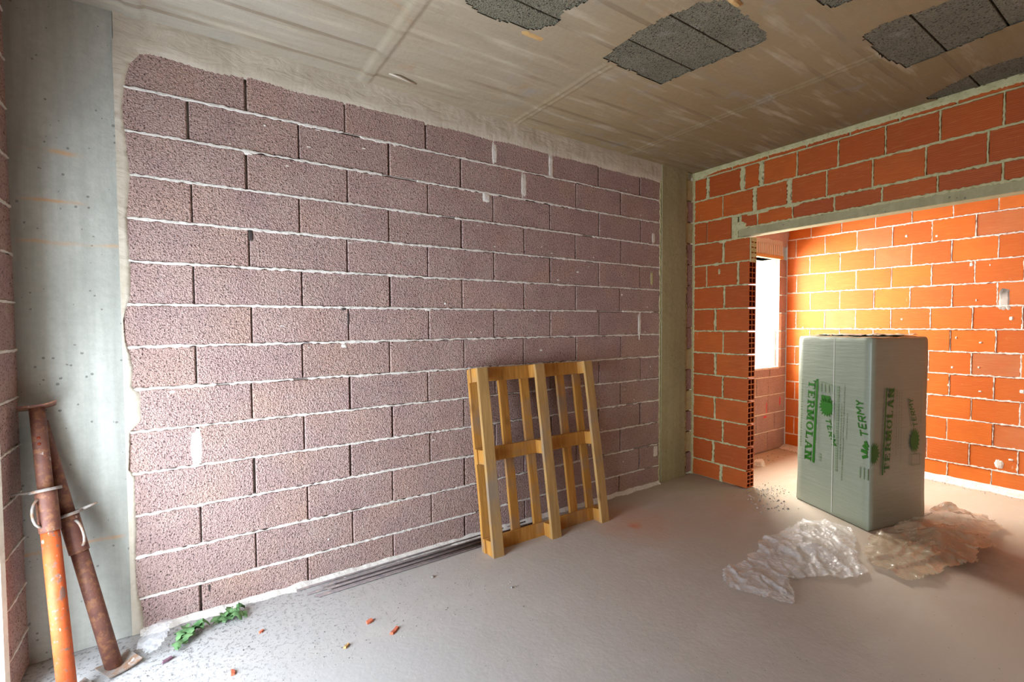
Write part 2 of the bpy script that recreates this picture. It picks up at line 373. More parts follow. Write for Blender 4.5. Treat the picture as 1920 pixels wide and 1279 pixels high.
for k, z in enumerate(ZL[:13]):
    o = ragged('mortar_joint', fr_back, -.27, 3.52, z, .0070, .003, M_MORTAR, wb, .008, k * 1.7, amp=.55, gaps=.42)
# render band below the ceiling, ragged lower edge
def bandmesh(name, fr, us, lo, hi, mat, parent, proud=.006, rows=6, seed=0):
    V_, F_ = [], []
    for i, u in enumerate(us):
        a, h_ = lo(u), hi(u)
        for r in range(rows + 1):
            t = r / rows; z = a + (h_ - a) * t
            w = .003 if r == 0 else -(proud * (.6 + .4 * min(1, t * 4)) + .004 * noise.noise((u * 7, z * 9, seed)) + .0025 * noise.noise((u * 30, z * 40, seed)))
            V_.append(fr(u, w, z))
    for i in range(len(us) - 1):
        for r in range(rows): a = i * (rows + 1) + r; F_.append((a, a + rows + 1, a + rows + 2, a + 1))
    return mk(name, V_, F_, mat, parent, True)
def fz(u, s=0): return .5 * noise.noise((u * 60, s, 0)) + .7 * noise.noise((u * 140, s, 4)) + 1.0 * noise.noise((u * 5, s, 9))
n = 520
bandmesh('render_band', fr_back, [-.277 + (3.80) * i / n for i in range(n + 1)],
         lambda u: 2.722 + .011 * fz(u) - (.05 * max(0, 1 - abs(u + .277) / .12)), lambda u: H + .01, M_PLASTER, wb, .008)
tabL = [(2.731, -.171), (2.669, -.217), (2.59, -.238), (2.467, -.251), (2.324, -.24), (2.157, -.227), (1.983, -.245), (1.737, -.242), (1.589, -.245), (1.49, -.271), (1.391, -.268), (1.265, -.244), (1.178, -.25), (1.137, -.216), (1.011, -.219), (.966, -.262), (.791, -.272), (.748, -.246), (.584, -.25), (.38, -.256), (.199, -.252), (.064, -.236), (-.01, -.23)]
def lut(z):
    for (za, xa), (zb, xb) in zip(tabL[:-1], tabL[1:]):
        if zb <= z <= za: return xb + (xa - xb) * (z - zb) / (za - zb)
    return tabL[0][1] if z > tabL[0][0] else tabL[-1][1]
fv = lambda u, w, z: (z, w, u)
n = 420
bandmesh('render_band', lambda u, w, z: (-z, w, u), [2.76 * i / n for i in range(n + 1)],
         lambda u: -(lut(u) + .006 * fz(u, 3)), lambda u: .281, M_PLASTER, wb, .007, 4, 3)
ragged('mortar_joint', fr_back, 0, 2.74, 3.512, .010, .005, M_OLIVE, wb, .01, 31, True, .7)
for i, (x, z, w_, h_) in enumerate([(1.756, 2.64, .05, .15), (2.256, 2.64, .045, .19), (2.004, 2.465, .06, .2), (1.69, 2.335, .06, .07), (-.004, .855, .055, .17), (3.241, 1.46, .04, .18), (3.24, 1.35, .018, .08), (3.40, 1.86, .04, .13), (3.42, 2.22, .05, .1), (3.46, .30, .07, .12), (.25, 2.36, .05, .03), (1.25, 1.56, .05, .02)]):
    patch('mortar_smear', fr_back, x, z, w_, h_, .004, M_MORTAR if i != 7 else M_OLIVE, wb, i)
for i in range(60):
    x = random.uniform(-.1, 3.4); z = random.uniform(.2, 2.6); patch('mortar_smear', fr_back, x, z, random.uniform(.006, .03), random.uniform(.004, .02), .002, M_MORTAR, wb, i + 50, 9)
for i, (x, z, w_, h_) in enumerate([(.255, 1.93, .022, .055), (.72, 1.555, .03, .02), (.745, 1.50, .010, .07), (.03, .13, .016, .05), (1.69, 2.345, .012, .03)]):
    patch('chipped_corner', fr_back, x, z, w_, h_, .0025, M_HOLED, wb, 300 + i, 12)
# pillars flush with the wall
box('pillar', -.70, -.279, -.002, .2, 0, H, M_PILLAR, wb)['label'] = 'pale grey cast concrete pillar'
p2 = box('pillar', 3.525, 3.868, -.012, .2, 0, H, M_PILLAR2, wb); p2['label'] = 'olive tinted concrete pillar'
# narrow stub of block and mortar between the pillar and the brick wall
for k in range(14):
    z0 = .2 * k + .02 + .003; 
    if k % 2 == 0 or k in (7, 9): piece('concrete_block', fr_back, 's', 3.905, 3.99, z0, z0 + .19, .05, M_BLOCK, wb)
    else: piece('mortar_smear', fr_back, 's', 3.885, 3.985, z0, z0 + .19, .05, M_OLIVE, wb)
ragged('mortar_joint', fr_back, 0, H, 3.885, .012, .006, M_OLIVE, wb, .012, 77, True, .9)
ragged('mortar_joint', fr_back, 0, H, 3.992, .009, .004, M_OLIVE, wb, .012, 79, True, .6)
# ragged fillet of mortar where wall meets floor
V_, F_ = [], []; n = 300
for i in range(n + 1):
    x = -.25 + 3.75 * i / n; d = .035 + .025 * noise.noise((x * 8, 0, 0)) + .012 * noise.noise((x * 50, 0, 0)); hgt = .022 + .012 * noise.noise((x * 12, 4, 0))
    V_ += [(x, -.001, hgt), (x, -d * .5, hgt * .45), (x, -d, -.002)]
for i in range(n):
    for r in range(2): a = i * 3 + r; F_.append((a, a + 3, a + 4, a + 1))
mk('mortar_fillet', V_, F_, M_MORTAR, wb, True)

# ------------------------------------------------------------------ left wall stub and opening
wl = struct(box('wall_left', -.90, -.665, -.26, .0, 0, H, M_MORTAR), 'short return of mauve blocks beside the opening')
for r in range(15):
    z0, z1 = (0, .163) if r == 0 else (.163 + .2 * (r - 1), min(.363 + .2 * (r - 1), H))
    piece('concrete_block', fr_left, 'l', -.262, -.002, z0 + .005, z1 - .005, .05, M_BLOCK, wl)
    if r < 14: ragged('mortar_joint', fr_left, -.27, 0, z1, .006, .003, M_MORTAR, wl, .01, 100 + r)
V_, F_ = [], []; n = 140
for i in range(n + 1):
    z = H * i / n; a = -.27 + .012 * noise.noise((z * 6, 0, 2)) + .008 * noise.noise((z * 40, 0, 2))
    V_ += [(-.628, a, z), (-.622, -.285, z), (-.632, -.30, z), (-.90, -.30, z)]
for i in range(n):
    for r in range(3): q = i * 4 + r; F_.append((q, q + 4, q + 5, q + 1))
mk('render_band', V_, F_, M_PLASTER, wl)['label'] = 'pale rendered jamb of the opening'
box('lintel', -.90, -.63, -1.7, -.26, 2.0, H, M_PILLAR, wl)
box('wall_panel', -.90, -.63, YB, -1.7, 0, H, M_MORTAR, wl)
sky_block = struct(box('slab', -2.4, -.90, YB, .3, 2.3, 2.5, M_PILLAR), 'added slab blocking high sky over the left opening')  # unseen slab added outside to block high sky light
wf = struct(box('wall_front', -.90, 6.0, YB - .2, YB, 0, H, M_BLOCK), 'block wall behind the camera')

# ------------------------------------------------------------------ ceiling
poly = {}
P1 = [(1.013, -.944), (1.08, -.915), (1.133, -.902), (1.215, -.91), (1.30, -.925), (1.399, -.935), (1.462, -1.041), (1.431, -1.136), (1.483, -1.255), (1.30, -1.30), (1.10, -1.28), (1.03, -1.10)]
P2 = [(1.855, -.945), (1.848, -1.03), (1.829, -1.208), (1.852, -1.378), (1.891, -1.505), (1.974, -1.581), (2.074, -1.583), (2.39, -1.549), (2.431, -1.501), (2.398, -1.316), (2.357, -1.114), (2.344, -.94), (2.251, -.938), (1.934, -.947)]
P3 = [(2.794, -1.805), (2.757, -1.912), (2.784, -1.995), (2.808, -2.112), (2.849, -2.45), (3.30, -2.45), (3.295, -2.228), (3.31, -2.092), (3.331, -1.951), (3.346, -1.82), (3.134, -1.79), (3.025, -1.79)]
P5 = [(2.29, -1.80), (2.386, -1.803), (2.432, -1.816), (2.448, -1.895), (2.44, -2.1), (2.0, -2.1), (1.98, -1.85)]
P4 = [(3.90, -1.75), (3.779, -1.945), (3.709, -2.073), (3.729, -2.25), (3.74, -2.5), (3.99, -2.5), (3.99, -1.80)]
def inside(x, y, P):
    c_ = False; j = len(P) - 1
    for i in range(len(P)):
        if (P[i][1] > y) != (P[j][1] > y) and x < (P[j][0] - P[i][0]) * (y - P[i][1]) / (P[j][1] - P[i][1]) + P[i][0]: c_ = not c_
        j = i
    return c_
HP = [P1, P2, P3, P4, P5]
def ragp(x, y): return x + .010 * noise.noise((x * 22, y * 22, 1)) + .005 * noise.noise((x * 70, y * 70, 1)), y + .010 * noise.noise((x * 22, y * 22, 6)) + .005 * noise.noise((x * 70, y * 70, 6))
def keepc(x, y):
    if y < -2.6: return True
    a, b_ = ragp(x, y); return not any(inside(a, b_, P) for P in HP)
def zc(x, y):
    z = H + .003 * noise.noise((x * 1.4, y * 5, 0)) + .0012 * noise.noise((x * 9, y * 30, 0))
    for (x0, w_, d) in ((.855, .036, .010), (-.20, .04, .010)):
        e = abs(x - x0) - w_; z -= d * max(0, min(1, -e / .01))
    for x0 in (1.93, 3.065):
        if not (x0 == 1.93 and y < -.92):
            for s in (-.018, .018):
                e = abs(x - x0 - s + .006 * noise.noise((y * 6, x0, 0))); z -= .009 * max(0, 1 - e / .011) * (1 + .6 * noise.noise((y * 25, x0, 3)))
    for (yy, xa, xb) in ((-.236, -.2, .8), (-.72, .9, 1.75), (-1.62, 2.2, 2.95), (-1.69, 2.1, 3.6), (-1.45, 3.1, 3.99), (-.55, 3.1, 3.9), (-.3, 2.0, 3.0)):
        if xa < x < xb: z -= .004 * max(0, 1 - abs(y - yy + .01 * noise.noise((x * 5, yy, 0))) / .012)
    return z
ce = struct(grid('ceiling', -.95, 4.12, -2.9, .02, 440, 250, zc, M_CEIL, keep=keepc, smooth=True), 'rough form-board concrete ceiling with exposed vault blocks')
box('slab', -.95, 6.0, YB - .2, .3, H + .06, H + .25, M_PILLAR2, ce)
grid('slab', -.95, 4.12, YB, -2.9, 4, 4, lambda x, y: H, M_CEIL, ce)
grid('slab', 4.10, 6.0, YB, .02, 10, 10, lambda x, y: H, M_CEIL, ce)
# exposed vault blocks above the holes
def vblock(x0, x1, y0, y1):
    g_ = .004; o = box('vault_block', x0 + g_, x1 - g_, y0 + g_, y1 - g_, H + .006, H + .055, M_CBLOCK, ce, .002)
for (xa, xb) in ((.98, 1.52), (1.81, 2.46), (2.73, 3.37)):
    for ya in (-.66, -.895, -1.13, -1.372, -1.615, -1.76, -1.995, -2.229, -2.47):
        pass
for (xa, xb, ys) in ((.98, 1.52, (-.86, -1.06, -1.34)), (1.79, 2.47, (-.90, -1.133, -1.372, -1.62)), (2.72, 3.39, (-1.755, -1.993, -2.229, -2.47)), (3.68, 4.05, (-1.72, -1.985, -2.229, -2.52)), (1.95, 2.5, (-1.76, -1.95, -2.15))):
    for y1, y0 in zip(ys[:-1], ys[1:]): vblock(xa, xb, y0, y1)
# curled flake and ridge crumbs on the ceiling
fk = tube('cable_stub', [(.95, -.17, H), (1.0, -.19, H - .015), (1.06, -.17, H - .012), (1.12, -.15, H - .004)], .006, M_PLASTER, ce, 8)
patch('rust_stain', lambda u, w, z: (u, z, H + w - .002), 1.42, -.90, .12, .03, .003, M_FOAM, ce, 4)
patch('foam_blob', lambda u, w, z: (u, z, H + w - .004), 2.02, -1.60, .08, .03, .012, M_FOAM, ce, 8)

# ------------------------------------------------------------------ partition wall with opening (right)
HB = .2047; XN = 4.0; frN = fr_x(XN)
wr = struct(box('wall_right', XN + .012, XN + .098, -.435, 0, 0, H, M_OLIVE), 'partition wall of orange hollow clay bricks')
zb = [2.205 - HB * k for k in range(11)]          # 2.205 .. .158
YE = -.552; YO = -3.0
def brow(z0, z1, js, last, hollow=False, w=.010, key='n'):
    """js: list of (y, joint half width) going away from the corner"""
    prev, pw = 0.0, .004
    for (y, jw) in js + [(last, 0.0)]:
        u0, u1 = y + jw, prev - pw
        if abs(u1 - u0) > .02:
            if hollow and y == last: hollow_brick(u0, u1, z0 + .006, z1 - .006)
            else: piece('brick', frN, key, u0, u1, z0 + .006, z1 - .006, .11, M_BRICK, wr, .0015, .003)
        prev, pw = y, jw
def hollow_brick(y0, y1, z0, z1):
    """hollow clay brick whose open end (towards -y) shows two columns of four cells"""
    X0, X1 = XN, XN + .11; V_, F_, MI = [], [], []
    xs = [X0, X0 + .009, X0 + .051, X0 + .059, X0 + .101, X1]; h_ = z1 - z0; t = .008; cw = (h_ - 5 * t) / 4
    zs = [z0]; 
    for i in range(4): zs += [zs[-1] + t, zs[-1] + t + cw]
    zs.append(z1); D = .10
    def vid(p): V_.append(p); return len(V_) - 1
    for i in range(5):
        for j in range(len(zs) - 1):
            a, b_, c_, d = (xs[i], y0, zs[j]), (xs[i + 1], y0, zs[j]), (xs[i + 1], y0, zs[j + 1]), (xs[i], y0, zs[j + 1])
            if i in (1, 3) and j % 2 == 1:
                q = [vid(p) for p in (a, b_, c_, d)]; r_ = [vid((p[0], y0 + D, p[2])) for p in (a, b_, c_, d)]
                for k in range(4): F_.append((q[k], q[(k + 1) % 4], r_[(k + 1) % 4], r_[k])); MI.append(1)
                F_.append(tuple(r_)); MI.append(1)
            else: F_.append(tuple(vid(p) for p in (a, b_, c_, d))); MI.append(0)
    v, f = boxv(X0, X1, y0, y1, z0, z1); n_ = len(V_); V_ += v
    for q in f:
        if all(abs(v[i][1] - y0) < 1e-6 for i in q): continue
        F_.append(tuple(i + n_ for i in q)); MI.append(0)
    cx, cz = (X0 + X1) / 2, (z0 + z1) / 2; cy = (y0 + y1) / 2
    me = bpy.data.meshes.new('brick'); me.from_pydata([(p[0] - cx, p[1] - cy, p[2] - cz) for p in V_], [], F_); me.update()
    me.materials.append(M_BRICK); me.materials.append(M_HOLE); me.polygons.foreach_set('material_index', MI)
    o = bpy.data.objects.new('brick', me); C.objects.link(o); o.location = (cx, cy, cz); o.parent = wr
wd = .011
pier = [[(-.308, .012)], [(-.143, .004), (-.452, .012)], [(-.322, .011)], [(-.235, .013)], [(-.316, .007)], [(-.240, .013)], [(-.315, .010)], [(-.237, .011)], [(-.319, .011)], [(-.225, .014)], [(-.307, .016)]]
for k in range(11):
    z1 = zb[k]; z0 = zb[k + 1] if k < 10 else 0.0
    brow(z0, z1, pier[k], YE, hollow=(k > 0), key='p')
# mortar lining and cells on the topmost pier end
multibox('mortar_smear', [(XN + .008, XN + .10, YE - .008, YE + .02, 1.99, 2.20)], M_OLIVE, wr)
multibox('brick_cell', [(XN + .02 + .045 * (i % 2), XN + .05 + .045 * (i % 2), YE - .0095, YE - .004, 2.02 + .045 * (i // 2), 2.03 + .045 * (i // 2)) for i in range(8)], M_HOLE, wr)
brow(2.205, 2.41, [(-.139, .004), (-.415, .035)], -.436, key='p')
# courses over the opening
thinj = [(-.62, .006)] + [(-.904 - .298 * k, .006) for k in range(8)]
prev = -.47
for (y, jw) in thinj: 
    piece('brick', frN, 't', y + jw, prev - .006, 2.295, 2.402, .11, M_BRICK, wr, .001, .003); prev = y
rowS = [(-.301, .004), (-.593, .018), (-.877, .020)] + [(-1.149 - .2935 * k, .006) for k in range(8)]
rowT = [(-.146, .017), (-.484, .022), (-.648, .022)] + [(-.934 - .290 * k, .006) for k in range(8)]
rowU = [(-.1, .006), (-.382, .008), (-.70, .007), (-1.0, .006)] + [(-1.295 - .2935 * k, .006) for k in range(6)]
brow(2.41, 2.614, rowS, YO - .3, key='s'); brow(2.614, 2.819, rowT, YO - .3, key='s')
brow(2.819, 2.866, rowU, YO - .3, key='u')
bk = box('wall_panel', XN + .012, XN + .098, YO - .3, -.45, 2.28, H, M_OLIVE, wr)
box('lintel', XN - .001, XN + .112, YO - .2, -.45, 2.217, 2.283, M_PILLAR2, wr, .003)['label'] = 'precast grey concrete lintel'
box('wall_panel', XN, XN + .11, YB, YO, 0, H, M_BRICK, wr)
# mortar courses
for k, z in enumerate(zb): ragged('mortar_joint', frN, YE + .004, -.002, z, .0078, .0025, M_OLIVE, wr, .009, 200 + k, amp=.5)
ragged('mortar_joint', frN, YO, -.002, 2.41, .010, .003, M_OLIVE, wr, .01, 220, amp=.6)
ragged('mortar_joint', frN, YO, -.002, 2.614, .0085, .003, M_OLIVE, wr, .01, 221, amp=.5)
ragged('mortar_joint', frN, YO, -.002, 2.819, .006, .003, M_OLIVE, wr, .01, 222, amp=.5)
ragged('mortar_joint', frN, YO, -.40, 2.288, .010, .004, M_OLIVE, wr, .01, 223, amp=.6)
ragged('mortar_joint', frN, 0, 2.85, -.006, .010, .004, M_OLIVE, wr, .01, 224, True)
for k in range(11):
    z1 = zb[k]; z0 = zb[k + 1] if k < 10 else 0.0
    for (y, jw) in pier[k]: ragged('mortar_joint', frN, z0, z1, y, max(.006, jw * .95), .003, M_OLIVE, wr, .009, 230 + k, True, .5)
for z0, z1, row in ((2.41, 2.614, rowS), (2.614, 2.819, rowT)):
    for (y, jw) in row:
        if y > YO: ragged('mortar_joint', frN, z0, z1, y, max(.005, jw * 1.02), .003, M_OLIVE, wr, .009, 250 + int(-y * 90), True, .45)
for (y, jw) in thinj:
    if y > YO: ragged('mortar_joint', frN, 2.29, 2.405, y, .006, .002, M_OLIVE, wr, .009, 270, True)
n = 330
bandmesh('render_band', frN, [-.001 - 3.0 * i / n for i in range(n + 1)], lambda u: 2.845 - .006 + .012 * fz(u, 8) - .03 * max(0, 1 + u / .25), lambda u: H + .006, M_OLIVE, wr, .006, 4, 8)
for i, (y, z, w_, h_) in enumerate([(-.46, 2.31, .13, .07), (-.42, 2.25, .05, .09), (-.62, 2.40, .20, .03), (-.9, 2.40, .12, .03), (-.30, 2.20, .07, .03), (-.24, 2.0, .05, .03), (-.27, 1.93, .02, .05)]):
    patch('mortar_smear', frN, y, z, w_, h_, .005, M_OLIVE, wr, 80 + i)

# ------------------------------------------------------------------ far wall
XF = 5.773; frF = fr_x(XF)
wfar = struct(box('wall_far', XF + .008, XF + .12, YB, 0, 0, H, M_WHITE), 'far wall of orange hollow clay bricks beyond the opening')
zf = [2.414 + .2047 * 2 - .2047 * k for k in range(14)]; zf = [z for z in zf if z > .05]
tops = [H] + zf; bots = zf + [0.0]
rr = random.Random(11)
for k, (z1, z0) in enumerate(zip(tops, bots)):
    off = -.1035 if k % 2 == 1 else -.252
    # course index 3 (2.21-2.414) has joints at -.1035 - .301 k
    js = [off - .301 * i + rr.uniform(-.006, .006) for i in range(12)]
    prev = 0
    for y in js:
        if y < -3.3: break
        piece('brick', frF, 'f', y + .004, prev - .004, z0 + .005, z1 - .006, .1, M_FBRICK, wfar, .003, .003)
        ragged('mortar_joint', frF, z0 + .004, z1 - .004, y, .0045, .001, M_WHITE, wfar, .012, 300 + k * 13 + int(-y * 10), True, .9)
        prev = y
    if k: ragged('mortar_joint', frF, -3.3, 0, z1, .0068, .004, M_WHITE, wfar, .010, 400 + k, amp=.65)
patch('mortar_smear', frF, -1.80, 1.66, .075, .19, .006, M_CRUMB, wfar, 5)
patch('mortar_smear', frF, -1.80, .22, .05, .07, .004, M_WHITE, wfar, 6)
for i in range(40):
    patch('mortar_smear', frF, random.uniform(-2.3, -.1), random.uniform(.2, 2.3), random.uniform(.008, .03), random.uniform(.01, .035), .002, M_WHITE, wfar, i + 150, 9)
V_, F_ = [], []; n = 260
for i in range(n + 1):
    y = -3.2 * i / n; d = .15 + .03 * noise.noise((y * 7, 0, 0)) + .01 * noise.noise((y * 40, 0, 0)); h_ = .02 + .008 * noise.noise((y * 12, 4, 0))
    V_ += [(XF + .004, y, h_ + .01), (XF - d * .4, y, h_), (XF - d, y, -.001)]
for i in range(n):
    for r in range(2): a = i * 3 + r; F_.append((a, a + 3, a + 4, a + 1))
mk('mortar_fillet', V_, F_, M_WHITE, wfar, False)  # mortar ledge widened; its white also stands in for window-lit floor

# ------------------------------------------------------------------ window wall of the far room
ww = struct(box('wall_window', 4.1, XF + .12, .035, .25, 0, .94, M_MORTAR), 'mauve block wall under and over the far window')
def wbx(*a, m_=M_MORTAR, nm='wall_panel'): return box(nm, *a, m_, ww)
wbx(5.74, XF + .12, .04, .25, .94, 2.20); wbx(4.1, XF + .12, .04, .25, 2.20, H)
wbx(4.0, 4.2, .04, .25, .94, 2.20)
wz = [.025, .225, .43, .64, .845, .95]
for r in range(5):
    z0, z1 = (wz[r], wz[r + 1]); z0 = 0 if r == 0 else z0
    js = [4.11, 4.4 + .25 * (r % 2), 4.9 + .25 * (r % 2), 5.39 + .14 * (r % 2) - .14 * (r == 3), XF]
    if r == 4: js = [4.11, 4.4, 4.9, 5.42, XF]
    for a, c_ in zip(js[:-1], js[1:]): piece('concrete_block', fr_back, 'w', a + .004, c_ - .004, z0 + .005, z1 - .005, .04, M_BLOCK, ww)
    ragged('mortar_joint', fr_back, 4.12, XF - .01, z1, .006, .002, M_MORTAR, ww, .012, 500 + r)
for k in range(6):
    z0 = .95 + .2075 * k; piece('concrete_block', fr_back, 'j', 5.61, XF - .004, z0 + .004, z0 + .2, .022, M_BLOCK, ww)
# jamb blocks with end grooves (the reveal faces the opening)
for k in range(6):
    z0 = .955 + .2075 * k; z1 = z0 + .2
    bx = []
    ys = [.0, .028, .040, .19, .202, .245]
    for a, c_, deep in ((0, .022, 0), (.022, .046, 1), (.046, .175, 0), (.175, .203, 1), (.203, .245, 0)):
        (bx.append((5.60, 5.66, a, c_, z0, z1)) if not deep or k in (2, 3) else None)
    multibox('jamb_block', bx, M_WHITE, ww)
box('sill', 4.2, 5.62, -.004, .26, .935, .955, M_WHITE, ww)
w1 = struct(box('window_1', 4.2, 5.60, .10, .24, 2.42, 2.46, M_BOARD), 'window opening with ribbed white shutter box above')
sb = []
for i in range(36): x = 4.2 + i * .040; sb.append((x, x + .024, -.018, .03, 2.225, 2.34))
o = multibox('shutter_box_rib', sb, M_BOARD, w1); o['kind'] = 'stuff'
box('shutter_box', 4.18, 5.66, -.006, .24, 2.20, 2.42, M_BOARD, w1)
box('shutter_box_lip', 4.18, 5.66, -.016, .03, 2.185, 2.222, M_FOAM, w1)['label'] = 'tan lower lip of shutter box'
bandmesh('render_band', fr_back, [4.15 + (XF - 4.15) * i / 120 for i in range(121)], lambda u: 2.335 + .012 * fz(u, 5), lambda u: H, mat_mortar('pinkish_render', (.50, .38, .36), (.60, .47, .44)), ww, .018, 4, 5)
patch('paint_mark', fr_back, 5.65, .55, .03, .13, .002, M_RED, ww, 2, 12)
patch('paint_mark', fr_back, 5.33, .40, .10, .03, .002, M_RED, ww, 3, 12)
patch('paint_mark', fr_back, 5.36, .50, .02, .16, .002, M_RED, ww, 4, 12)

# ------------------------------------------------------------------ pallet
LEAN = math.radians(9.2)
pl = empty('wooden_pallet', (1.505, -.352, .0), (-LEAN, 0, 0))
tag(pl, 'worn yellow brown wooden pallet leaning upright against the mauve block wall', 'pallet')
def plank(name, x0, x1, y0, y1, z0, z1, mat):
    """board with slightly waney edges"""
    nz = 8 if z1 - z0 > x1 - x0 else 1; nx = 1 if nz > 1 else 8; V_, F_ = [], []
    s = random.uniform(0, 99); cx, cy, cz = (x0 + x1) / 2, (y0 + y1) / 2, (z0 + z1) / 2
    if nz > 1:
        for i in range(nz + 1):
            z = z0 + (z1 - z0) * i / nz; a = .003 * noise.noise((z * 6, s, 0)); c_ = .003 * noise.noise((z * 6, s, 5)); e = .002 if i in (0, nz) else 0
            for (x, y) in ((x0 + a + .003, y0 + e), (x1 + c_ - .003, y0 + e), (x1 + c_, y0 + .003), (x1 + c_, y1), (x0 + a, y1), (x0 + a, y0 + .003)): V_.append((x - cx, y - cy, z - cz))
        N = nz
    else:
        for i in range(nx + 1):
            x = x0 + (x1 - x0) * i / nx; a = .004 * noise.noise((x * 5, s, 0)); c_ = .004 * noise.noise((x * 5, s, 5)); e = .002 if i in (0, nx) else 0
            for (z, y) in ((z0 + a + .003, y0 + e), (z1 + c_ - .003, y0 + e), (z1 + c_, y0 + .003), (z1 + c_, y1), (z0 + a, y1), (z0 + a, y0 + .003)): V_.append((x - cx, y - cy, z - cz))
        N = nx
    for i in range(N):
        for k in range(6): k2 = (k + 1) % 6; F_.append((i * 6 + k, i * 6 + k2, i * 6 + 6 + k2, i * 6 + 6 + k))
    F_.append(tuple(range(6))); F_.append(tuple(N * 6 + k for k in range(6)))
    o = mk(name, V_, F_, mat, pl); o.location = (cx, cy, cz); return o
LP = 1.195
sk = [(.008, .088), (.475, .558), (.938, 1.018)]
for (a, c_) in sk: plank('skid_board', a, c_, 0, .022, 0, LP, M_WOODG)
for zc_ in ((.002, .098), (.575, .665), (LP - .09, LP)):
    for (a, c_) in sk: plank('spacer_block', a + .002, c_ - .002, .0225, .088, zc_[0], zc_[1], M_WOOD)
    plank('cross_board', .0, 1.02, .0885, .109, zc_[0], zc_[1] + .005, M_WOOD)
for (a, c_) in ((.0, .088), (.228, .297), (.412, .484), (.560, .628), (.742, .815), (.905, .975)):
    plank('deck_board', a, c_, .1095, .130, 0, LP - .004, M_WOOD)

# ------------------------------------------------------------------ reinforcing bars
rng = random.Random(5)
for i in range(9):
    y0 = -.060 - .0140 * i + rng.uniform(-.001, .001); x0 = .47 + rng.uniform(0, .16) if i else .43
    x1 = 1.62 + rng.uniform(0, .5); z = .0056 + (.0125 if i in (3, 6) else 0)
    y1 = -.052 - .0135 * i
    if i == 0: y0, y1 = -.044, -.016
    o = tube('steel_bar', [(0, 0, 0), ((x1 - x0) / 2, (y1 - y0) / 2 + rng.uniform(-.003, .003), 0), (x1 - x0, y1 - y0, 0)], .0055, M_REBAR, None, 8)
    o.location = (x0, y0, z)
    w_ = ('nearest to the block wall', 'second from the block wall', 'third from the block wall', 'fourth from the block wall', 'middle one of nine', 'fourth from the open floor', 'third from the open floor', 'second from the open floor', 'outermost towards the open floor')[i]
    tag(o, 'thin dark steel bar in the bundle along the wall foot, ' + w_, 'steel bar', 'steel bars lying along the foot of the block wall')

# ------------------------------------------------------------------ steel props
def frame_of(a, b_):
    d = (b_ - a).normalized(); s = Vector((1, 0, 0)); s = (s - d * s.dot(d)).normalized(); t = d.cross(s); return d, s, t
def prop(name, foot, top, tj, m_out, m_in, label, handle_side, base=True, topplate=True):
    F0, T0 = Vector(foot), Vector(top); root = empty(name, foot); tag(root, label, 'steel prop')
    T = T0 - F0; d, s, t = frame_of(Vector((0, 0, 0)), T); J = T * tj
    tube('outer_tube', [d * .008, T * .3, J - d * .16], .030, m_out, root, 24)
    tube('threaded_collar', [J - d * .165, J - d * .15, J - d * .02, J], .0345, M_RUST, root, 24)
    tube('inner_tube', [J - d * .02, J + (T - J) * .5, T - d * .006], .0255, M_RUST, root, 20)
    # adjusting nut: flat ring with a lug
    tube('nut_ring', [J - d * .004, J + d * .008], .050, M_STEEL, root, 24)
    lug = tube('nut_lug', [J + s * handle_side * .04 + d * .004, J + s * handle_side * .10 + d * .012 - t * .01], .008, M_STEEL, root, 8, r2=.004)
    pts = []
    for k in range(9):
        a = PI * k / 8 - PI / 2
        pts.append(J - d * .085 + d * .055 * math.sin(a) + (s * handle_side * .6 - t * .8).normalized() * (.030 + .032 * math.cos(a)))
    tube('pin_handle', pts, .0055, M_STEEL, root, 8)
    def plate(nm, c_, nrm, size, th, rotz):
        a = Vector((math.cos(rotz), math.sin(rotz), 0)); a = (a - nrm * a.dot(nrm)).normalized(); b2 = nrm.cross(a)
        V_, F_ = [], []; n_ = 6
        for j in range(n_ + 1):
            for i in range(n_ + 1):
                u, v = (i / n_ - .5) * size, (j / n_ - .5) * size
                bend = .012 * ((u / size * 2) ** 2) * (1 if u > 0 else .3)
                V_.append(c_ + a * u + b2 * v + nrm * bend); 
        N = len(V_); V_ += [v - nrm * th for v in V_]
        for j in range(n_):
            for i in range(n_):
                q = j * (n_ + 1) + i; f = (q, q + 1, q + n_ + 2, q + n_ + 1); F_.append(f); F_.append(tuple(x + N for x in reversed(f)))
        bd = [i for i in range(n_ + 1)] + [(n_ + 1) * (j + 1) - 1 for j in range(1, n_ + 1)] + [(n_ + 1) * n_ + i for i in range(n_ - 1, -1, -1)] + [(n_ + 1) * j for j in range(n_ - 1, 0, -1)]
        for i in range(len(bd)): p_, q_ = bd[i], bd[(i + 1) % len(bd)]; F_.append((p_, q_, q_ + N, p_ + N))
        return mk(nm, V_, F_, M_RUST if nm == 'top_plate' else M_STEEL, root)
    if base: plate('base_plate', Vector((0, 0, .010)) + Vector((.015, 0, 0)), Vector((0, 0, 1)) if base is True else d, .12, .005, .5)
    if topplate: plate('top_plate', T, d, .12, .006, .2)
    for q in (.55, .62):
        pp = J + (T - J) * q; tube('pin_hole', [pp - t * .0235, pp - t * .0262], .006, M_HOLE, root, 10)
    return root
prop('steel_prop', (-.450, -.352, 0), (-.560, -.075, 1.125), .70, M_ORANGE, M_RUST, 'orange painted telescopic steel prop leaning in the left corner', -1)
prop('steel_prop', (-.322, -.235, 0), (-.560, -.034, 1.06), .62, M_RUST, M_RUST, 'dark rusty brown telescopic steel prop leaning behind the orange one', 1, True, False)

